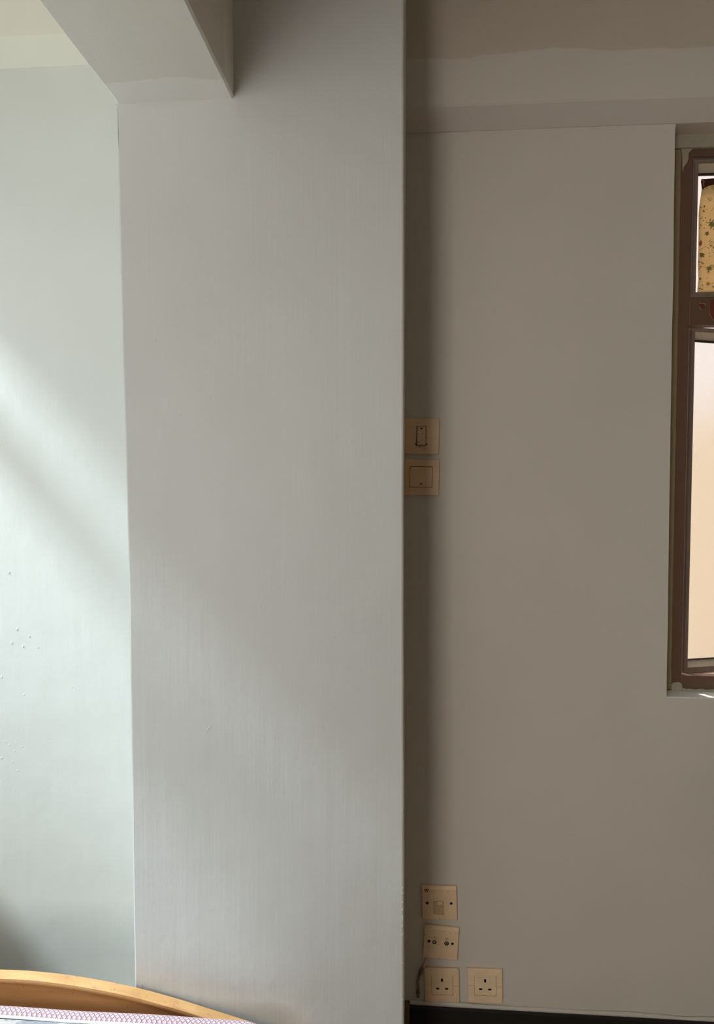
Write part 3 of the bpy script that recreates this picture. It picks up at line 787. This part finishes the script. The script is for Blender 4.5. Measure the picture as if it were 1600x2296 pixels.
def damask():
    t = NT('white_grey_damask', 0.6, 0.3)
    n_ = t.noise(13, 2, dist=1.2)
    c = t.mix(t.ramp(n_, [(0.50, 0.0), (0.53, 1.0)]), (0.50, 0.485, 0.465), (0.29, 0.30, 0.345))
    c = t.mix(t.ramp(t.noise(45, 2), [(0.5, 0.0), (0.7, 0.4)]), c, (0.72, 0.68, 0.66))
    t.base(c); t.bump(t.noise(55, 3), 0.002, 0.6); return t.m
M['damask'] = damask()
M['whitetape'] = plain('white_edge_tape', (0.74, 0.73, 0.71), 0.6, 0.3, 0.06, 200)
M['mside'] = plain('pink_mattress_side', (0.62, 0.45, 0.50), 0.8, 0.2, 0.08, 60, bump=0.002)

MZ = at(300, 2273, 1.462).z                    # highest line of the pink roll
MB, MFr, ML, MR = 1.470, -0.50, BX+full[0][0]+0.008, BX+0.665
mat_ = tag(empty('mattress', (BX, 0.43, 0.22)), 'mattress with a pink diamond-woven rolled edge and pale damask top', 'mattress')
def rrect(x0, x1, y0, y1, r_, n_=8):
    out = []
    for cx, cy, a0 in ((x1-r_, y1-r_, 0), (x0+r_, y1-r_, 90), (x0+r_, y0+r_, 180), (x1-r_, y0+r_, 270)):
        for k in range(n_+1):
            a = math.radians(a0+90*k/n_); out.append((cx+r_*math.cos(a), cy+r_*math.sin(a)))
    return out
def dens(loop, step=0.04):
    out = []
    for i in range(len(loop)):
        a, b = Vector(loop[i]), Vector(loop[(i+1) % len(loop)])
        k = max(1, int((b-a).length/step))
        for j in range(k): out.append(tuple(a.lerp(b, j/k)))
    return out
base_loop = dens(rrect(ML-BX, MR-BX, MFr-0.43, MB-0.43, 0.075))
nl = len(base_loop)
def ring(off, z, wav=0.0):
    """loop moved inwards by off"""
    out = []
    for i, (x, y) in enumerate(base_loop):
        a, b = Vector(base_loop[i-1]), Vector(base_loop[(i+1) % nl])
        d = (b-a).normalized(); nrm = Vector((-d.y, d.x))
        w = wav*noise.noise(Vector((x*6, y*6, 2.0)))
        if off > 0.05:
            q = (max(ML-BX+off, min(MR-BX-off, x)), max(MFr-0.43+off, min(MB-0.43-off, y)))
            out.append((q[0], q[1], z+w)); continue
        out.append((x+nrm.x*off, y+nrm.y*off, z+w))
    return out
def loft(name, rings, mat, cap_top=False, cap_bot=False):
    v = [p for rg in rings for p in rg]; f = []
    for j in range(len(rings)-1):
        for i in range(nl): f.append((j*nl+i, j*nl+(i+1) % nl, (j+1)*nl+(i+1) % nl, (j+1)*nl+i))
    if cap_bot: f.append(tuple(range(nl)))
    if cap_top: f.append(tuple((len(rings)-1)*nl+i for i in range(nl)))
    return mesh(name, v, f, mat, mat_, True)
zt = MZ-0.22                                  # local top of roll
loft('side_panel', [ring(0.006, 0.0), ring(0.0, 0.01), ring(-0.002, 0.06), ring(0.0, zt-0.03), ring(0.004, zt-0.022)], M['mside'], cap_bot=True)
R_ = 0.0115
loft('rolled_edge', [ring(0.012-R_*math.cos(a)*1.05, zt-R_+R_*math.sin(a), 0.0016) for a in [math.radians(-70+240*k/14) for k in range(15)]], M['pink'])
loft('edge_tape', [ring(0.0235+0.0028*(1-math.cos(a)), zt-0.011+0.0045*math.sin(a), 0.0014) for a in [math.radians(180*k/8) for k in range(9)]], M['whitetape'])
loft('top_panel', [ring(0.028, zt-0.013), ring(0.035, zt-0.009, 0.002), ring(0.06, zt-0.004, 0.004), ring(0.12, zt-0.001, 0.004), ring(0.25, zt, 0.003), ring(0.5, zt, 0.002)], M['damask'], cap_top=True)

# ------------------------------------------------------------------ switches and sockets on the right wall
def plate_plastic(name, col, seed=0.0):
    t = NT(name, 0.42, 0.45)
    c = t.mix(t.ramp(t.noise(35, 3, loc=(seed, 0, 0)), [(0.3, 0.0), (0.75, 1.0)]), tuple(0.88*x for x in col), col)
    v = t.n('ShaderNodeTexVoronoi', feature='F1'); v.inputs['Scale'].default_value = 75
    t.l(t.coords(loc=(seed, seed, seed)), v.inputs['Vector'])
    sp = t.ramp(v.outputs['Distance'], [(0.0, 1.0), (0.07, 1.0), (0.12, 0.0)])
    sp = t.math('MULTIPLY', sp, t.ramp(t.noise(40, 1, loc=(0, 0, seed)), [(0.53, 0.0), (0.58, 0.8)]))
    c = t.mix(sp, c, tuple(0.2*x for x in col))
    t.base(c); return t.m
M['plate_a'] = plate_plastic('yellowed_switch_plastic', (0.74, 0.545, 0.36), 0.0)
M['plate_b'] = plate_plastic('yellowed_socket_plastic', (0.79, 0.60, 0.40), 3.0)
M['plate_c'] = plate_plastic('pale_socket_plastic', (0.86, 0.68, 0.47), 5.0)
M['dark'] = plain('black_recess', (0.008, 0.007, 0.006), 0.8, 0.1)
M['seam'] = plain('dirty_seam', (0.10, 0.055, 0.03), 0.9, 0.1)
M['redink'] = plain('dark_red_ink', (0.17, 0.02, 0.015), 0.7, 0.2)
M['steel'] = plain('dull_connector_metal', (0.5, 0.48, 0.45), 0.35, 0.5, 0.1, 30, 0.9)
M['grime'] = plain('brown_grime', (0.09, 0.05, 0.025), 0.95, 0.05, 0.4, 300)
TH_P = 0.009

def plate_root(name, label, cat, px, py, roll, group=None):
    p = at(px, py, YR)
    e = empty(name, (p.x, YR+0.0012, p.z), (0, math.radians(roll), 0))
    return tag(e, label, cat, group)
def lbox(nm, root, cx, cz, w, h, y0, y1, mat, bevel=0.0, seg=2, parent=None):
    """box in plate space; y counts out of the wall towards the room"""
    return box(nm, cx-w/2, cx+w/2, -y1, -y0, cz-h/2, cz+h/2, mat, parent or root, bevel, seg)
def cutter_box(root, cx, cz, w, h, y0, y1):
    return lbox('cutter', root, cx, cz, w, h, y0, y1, M['dark'])
def cutter_cyl(root, cx, cz, r_, y0, y1):
    return cyl('cutter', (cx, -(y0+y1)/2, cz), (0, 1, 0), r_, y1-y0, M['dark'], root, 20)
SZ = 0.0862

# 1. narrow rocker switch
r1 = plate_root('light_switch', 'yellowed square switch plate with one narrow rocker, above the wide-rocker switch', 'light switch', 944, 978.3, 1.0)
pl = lbox('plate', r1, 0, 0, SZ, SZ, 0, TH_P, M['plate_a'], 0.0016)
boolean_cut(pl, [cutter_box(r1, 0, 0.0005, 0.0236, 0.0470, 0.003, 0.02)])
lbox('seam', r1, 0, 0.0005, 0.0234, 0.0468, 0.0028, 0.0040, M['seam'])
rk = lbox('rocker', r1, 0.0003, 0.0003, 0.0208, 0.0440, 0.004, 0.0125, M['plate_a'], 0.0012)
rk.rotation_euler = (math.radians(-2.5), 0, 0)
lbox('indicator', r1, 0.0003, 0.0172, 0.0052, 0.0026, 0.0118, 0.0135, M['dark'], 0.0004, parent=rk)
lbox('mark', r1, -0.0062, -0.0162, 0.0020, 0.0018, 0.0118, 0.0127, M['dark'], 0.0003, parent=rk)
v = []; gx = random.Random(4)
bmg = bmesh.new()
for _ in range(46):
    a = gx.uniform(180, 360); q = gx.uniform(0.9, 1.25)
    x = 0.0135*q*math.cos(math.radians(a))*1.0; z = -0.017+0.0088*q*math.sin(math.radians(a))
    if abs(x) < 0.0118 and z > -0.0225: x = math.copysign(0.0125, x)
    rr = gx.uniform(0.0004, 0.0011)
    add_cyl(bmg, (x, -TH_P-0.00005, z), (0, 1, 0), rr, 0.0003, 8)
tag(from_bm('grime', bmg, M['grime'], r1), kind='stuff')

# 2. wide rocker switch in a two-piece cover
r2 = plate_root('light_switch', 'yellowed square switch plate with one wide square rocker, below the narrow-rocker switch', 'light switch', 944, 1070.3, 1.0)
pl = lbox('plate', r2, 0, 0, SZ, SZ+0.001, 0, TH_P, M['plate_a'], 0.0014)
boolean_cut(pl, [cutter_box(r2, -0.0005, 0.0006, 0.0552, 0.0512, 0.003, 0.02),
                 cutter_box(r2, -0.036, 0.0004, 0.02, 0.0011, 0.007, 0.02), cutter_box(r2, 0.036, 0.0002, 0.02, 0.0011, 0.007, 0.02)])
lbox('seam', r2, -0.0005, 0.0006, 0.0550, 0.0510, 0.0028, 0.0040, M['seam'])
rk = lbox('rocker', r2, -0.0005, 0.0006, 0.0532, 0.0490, 0.004, 0.0115, M['plate_a'], 0.0012)
rk.rotation_euler = (math.radians(1.6), 0, 0)
a_ = lbox('mark', r2, 0.0, -0.0155, 0.0046, 0.0046, 0.0108, 0.0118, M['dark'], 0.0006, parent=rk)
lbox('mark_centre', r2, 0.0, -0.0155, 0.0022, 0.0018, 0.0116, 0.0121, M['plate_a'], 0.0, parent=a_)

def holes(root, spots, r_=0.0037):
    return [cutter_cyl(root, x, z, r_, 0.003, 0.02) for x, z in spots]
def hole_floor(root, spots, r_=0.0036):
    for x, z in spots: cyl('hole_shade', (x, -0.0050, z), (0, 1, 0), r_, 0.004, M['dark'], root, 16)  # black plug paints the shade inside the hole
PM = (at(985, 2100, YR)-at(984, 2100, YR)).length      # metres per pixel here
def sloped_plate(root, w, h, mat, hs, extra=()):
    """plate with a broad chamfer along its top"""
    bm = bmesh.new()
    P = [(0, -h/2), (TH_P, -h/2+0.0012), (TH_P+0.001, -h/2+0.003), (TH_P+0.001, h/2-0.0085), (TH_P-0.002, h/2-0.001), (TH_P-0.004, h/2), (0, h/2)]
    n_ = len(P); vs_ = []
    for x, ins in ((-w/2, 0.0), (-w/2+0.0012, 1.0), (w/2-0.0012, 1.0), (w/2, 0.0)):
        vs_.append([bm.verts.new((x, -(y-(0.0014 if ins == 0.0 and y > 0.002 else 0)), z)) for y, z in P])
    for a, b in zip(vs_, vs_[1:]):
        for i in range(n_): bm.faces.new((a[i], a[(i+1) % n_], b[(i+1) % n_], b[i]))
    bm.faces.new(vs_[0]); bm.faces.new(vs_[-1])
    o = from_bm('plate', bm, mat, root)
    boolean_cut(o, holes(root, hs)+list(extra))
    hole_floor(root, hs)
    return o

# 3. telephone socket
r3 = plate_root('telephone_socket', 'yellowed telephone socket plate with a red handset symbol, topmost of the low plates', 'telephone socket', 984.6, 2021.5, -1.6)
hs = [(-0.0303, 0.0), (0.0290, 0.0)]
sloped_plate(r3, SZ, 0.0868, M['plate_b'], hs, [cutter_box(r3, -0.0025, -0.012, 0.0280, 0.0330, 0.0066, 0.02), cutter_box(r3, 0.001, 0.0005, 0.0160, 0.0100, 0.0045, 0.02)])
lbox('shutter', r3, -0.0025, -0.0125, 0.0262, 0.0310, 0.0045, 0.0075, plain('worn_shutter_plastic', (0.55, 0.39, 0.25), 0.5, 0.4, 0.12, 120), 0.0012)
lbox('latch', r3, 0.0010, 0.0002, 0.0146, 0.0088, 0.004, 0.0108, M['plate_b'], 0.0014)
lbox('shutter_lip', r3, -0.002, -0.0268, 0.0085, 0.0014, 0.006, 0.0092, M['plate_c'], 0.0005)
# red telephone symbol
def ink_poly(nm, root, pts, y, mat): return slab(nm, pts, -y-0.0002, -y+0.0006, mat, root)
cx, cz, s = -0.0318, 0.0322, 0.0057
sym = empty('telephone_symbol', (cx, -TH_P-0.0010, cz)); sym.parent = r3
body = [(-0.55, 0.05), (-0.3, 0.28), (0.3, 0.28), (0.55, 0.05), (0.72, -0.62), (-0.72, -0.62)]
hand = [(-1.0, 0.15), (-0.98, 0.50), (-0.6, 0.70), (0.6, 0.70), (0.98, 0.50), (1.0, 0.15), (0.62, 0.15), (0.52, 0.42), (-0.52, 0.42), (-0.62, 0.15)]
for nm, pg in (('symbol_body', body), ('symbol_handset', hand)): slab(nm, [(x*s, z*s) for x, z in pg], -0.0002, 0.0004, M['redink'], sym)
cyl('symbol_dial', (0, -0.0003, -0.22*s), (0, 1, 0), 0.24*s, 0.0003, M['plate_b'], sym, 14)

# 4. aerial socket, hung crooked
r4 = plate_root('aerial_socket', 'yellowed aerial socket plate hung crooked, marked TV and FM, with two black jacks', 'aerial socket', 987.9, 2110.5, 3.0)
hs = [(-0.0297, 0.0020), (0.0285, 0.0010)]
sloped_plate(r4, SZ, 0.0850, M['plate_b'], hs, [cutter_cyl(r4, -0.0162, 0.0010, 0.0052, 0.003, 0.02), cutter_cyl(r4, 0.0139, 0.0010, 0.0056, 0.003, 0.02)])
for jx_, jr in ((-0.0162, 0.0051), (0.0139, 0.0055)):
    jk = empty('jack', (jx_, 0, 0.0010)); jk.parent = r4
    b_ = bmesh.new()
    def ringmesh(nm, ro, ri, y0, y1, mat):
        v, f = [], []; n_ = 24
        for rr, yy in ((ro, y0), (ro, y1), (ri, y1), (ri, y0)):
            for k in range(n_):
                w = 2*math.pi*k/n_; v.append((rr*math.cos(w), -yy, rr*math.sin(w)))
        for j in range(4):
            for k in range(n_): f.append((j*n_+k, j*n_+(k+1) % n_, ((j+1) % 4)*n_+(k+1) % n_, ((j+1) % 4)*n_+k))
        return mesh(nm, v, f, mat, jk)
    b_.free()
    ringmesh('jack_collar', jr, jr*0.62, 0.003, 0.0100, M['dark'])
    ringmesh('jack_sleeve', jr*0.60, jr*0.34, 0.003, 0.0095, M['steel'])
    cyl('jack_core', (0, -0.0045, 0), (0, 1, 0), jr*0.33, 0.003, M['dark'], jk, 14)
def lettering(root, text, cx, cz, size, y):
    cu = bpy.data.curves.new('letters', 'FONT'); cu.body = text; cu.size = size; cu.align_x = 'CENTER'; cu.align_y = 'CENTER'; cu.extrude = 0.00015
    cu.space_character = 1.1
    o = bpy.data.objects.new('letters', cu); C.objects.link(o)
    bpy.context.view_layer.update()
    me = bpy.data.meshes.new_from_object(o.evaluated_get(bpy.context.evaluated_depsgraph_get()))
    bpy.data.objects.remove(o); bpy.data.curves.remove(cu)
    me.transform(Matrix.Translation((cx, -y-0.0001, cz)) @ Matrix.Rotation(math.pi/2, 4, 'X') @ Matrix.Scale(0.72, 4, (1, 0, 0)))
    me.materials.clear()
    return link('printed_letters', me, M['redink'], root)
lettering(r4, 'TV', -0.0160, 0.0118, 0.0082, TH_P+0.001)
lettering(r4, 'FM', 0.0138, 0.0118, 0.0082, TH_P+0.001)

# 5. and 6. power sockets
def power_socket(label, px, py, roll, mat, seamz):
    rt = plate_root('power_socket', label, 'power socket', px, py, roll, 'power sockets above the skirting')
    w, h = SZ, 0.0872
    ix, iz, iw, ih = 0.0003, 0.0008, 0.0540, 0.0515
    pl = lbox('plate', rt, 0, 0, w, h, 0, TH_P, mat, 0.0016)
    boolean_cut(pl, [cutter_box(rt, ix, iz, iw, ih, 0.003, 0.02), cutter_box(rt, -0.036, seamz, 0.02, 0.0008, 0.0075, 0.02), cutter_box(rt, 0.036, seamz, 0.02, 0.0008, 0.0075, 0.02)])
    lbox('seam', rt, ix, iz, iw-0.0002, ih-0.0002, 0.0028, 0.0036, M['seam'])
    ins = lbox('insert', rt, ix, iz, iw-0.0011, ih-0.0011, 0.0034, TH_P-0.0003, mat, 0.0006)
    S3 = ((0.0, 0.0128, 0.0050, 0.0086), (-0.0112, -0.0090, 0.0078, 0.0048), (0.0112, -0.0090, 0.0078, 0.0048))
    # faint raised island with rounded shoulders around the slots
    isl = []
    for cx_, cz_, a0 in ((0.0245-0.0042, -0.0235+0.0042, 270), ):
        pass
    pts = []
    for cxx, czz, a0, rr in ((0.0215-0.0100, 0.0215-0.0100, 0, 0.0100), (-0.0215+0.0100, 0.0215-0.0100, 90, 0.0100), (-0.0235+0.0060, -0.0215+0.0060, 180, 0.0060), (0.0235-0.0060, -0.0215+0.0060, 270, 0.0060)):
        for k in range(6):
            a = math.radians(a0+90*k/5); pts.append((ix+cxx+rr*math.cos(a), iz+czz+rr*math.sin(a)))
    il = slab('socket_face', pts, -(TH_P+0.0003), -(TH_P-0.002), mat, rt)
    for o in (ins, il):
        boolean_cut(o, [cutter_box(rt, ix+x, iz+z, a, b, 0.0045, 0.02) for x, z, a, b in S3])
    for x, z, a, b in S3: lbox('slot_shade', rt, ix+x, iz+z, a*0.99, b*0.99, 0.0040, 0.0086, M['dark'])  # black fill stands in for the shade within each opening
    return rt
power_socket('brown-yellowed three-pin socket below the aerial socket, beside the loose cable', 990.2, 2205.2, -1.6, M['plate_b'], 0.0)
power_socket('paler three-pin socket on its own, right of the other sockets', 1086.5, 2206.6, -1.2, M['plate_c'], 0.0)

# loose painted-over aerial cable hanging from behind the crooked plate
M['cable'] = plain('paint_smeared_cable', (0.58, 0.43, 0.31), 0.6, 0.3, 0.3, 60)
M['tape'] = plain('dark_flaking_tape', (0.20, 0.15, 0.11), 0.7, 0.3, 0.6, 160)
M['plug'] = plain('tarnished_plug_metal', (0.20, 0.17, 0.13), 0.4, 0.5, 0.3, 100, 0.5)
c0 = at(943, 2190, YR)
cab = tag(empty('aerial_cable', (c0.x, YR, c0.z)), 'short loose cable with a metal plug, hanging from behind the crooked plate', 'cable')
def cp(px, py, d=0.006): p = at(px, py, YR-d); return (p.x-c0.x, p.y-YR, p.z-c0.z)
tube('jacket', [cp(962, 2142, 0.004), cp(957.5, 2150, 0.005), cp(953, 2159), cp(949, 2170), cp(946.5, 2182)], [0.003, 0.0033, 0.0034, 0.0035, 0.0032], M['cable'], cab)
tube('tape_wrap', [cp(948.5, 2168, 0.007), cp(945, 2176, 0.008), cp(941.5, 2184, 0.008), cp(939.5, 2190), cp(938.2, 2198)], [0.0030, 0.0044, 0.0040, 0.0030, 0.0022], M['tape'], cab, 9)
tube('core', [cp(946.5, 2181, 0.006), cp(942, 2188), cp(938.5, 2196), cp(937, 2206), cp(936.8, 2214)], [0.0022, 0.0020, 0.0020, 0.0028, 0.0030], M['cable'], cab, 9)
tube('tape_wrap', [cp(936.8, 2196.5, 0.006), cp(936.6, 2204, 0.0065), cp(937.3, 2212, 0.007), cp(937.2, 2219, 0.007)], [0.0018, 0.0036, 0.0032, 0.0038], M['tape'], cab, 9)
pg = empty('plug', cp(937, 2226, 0.007)); pg.parent = cab
for z0, z1, rr in ((0.0085, 0.0030, 0.0042), (0.0030, 0.0012, 0.0030), (0.0012, -0.0016, 0.0050), (-0.0016, -0.0110, 0.0037)):
    cyl('plug_ring', (0, 0, (z0+z1)/2), (0, 0, 1), rr, z0-z1, M['plug'], pg, 18)
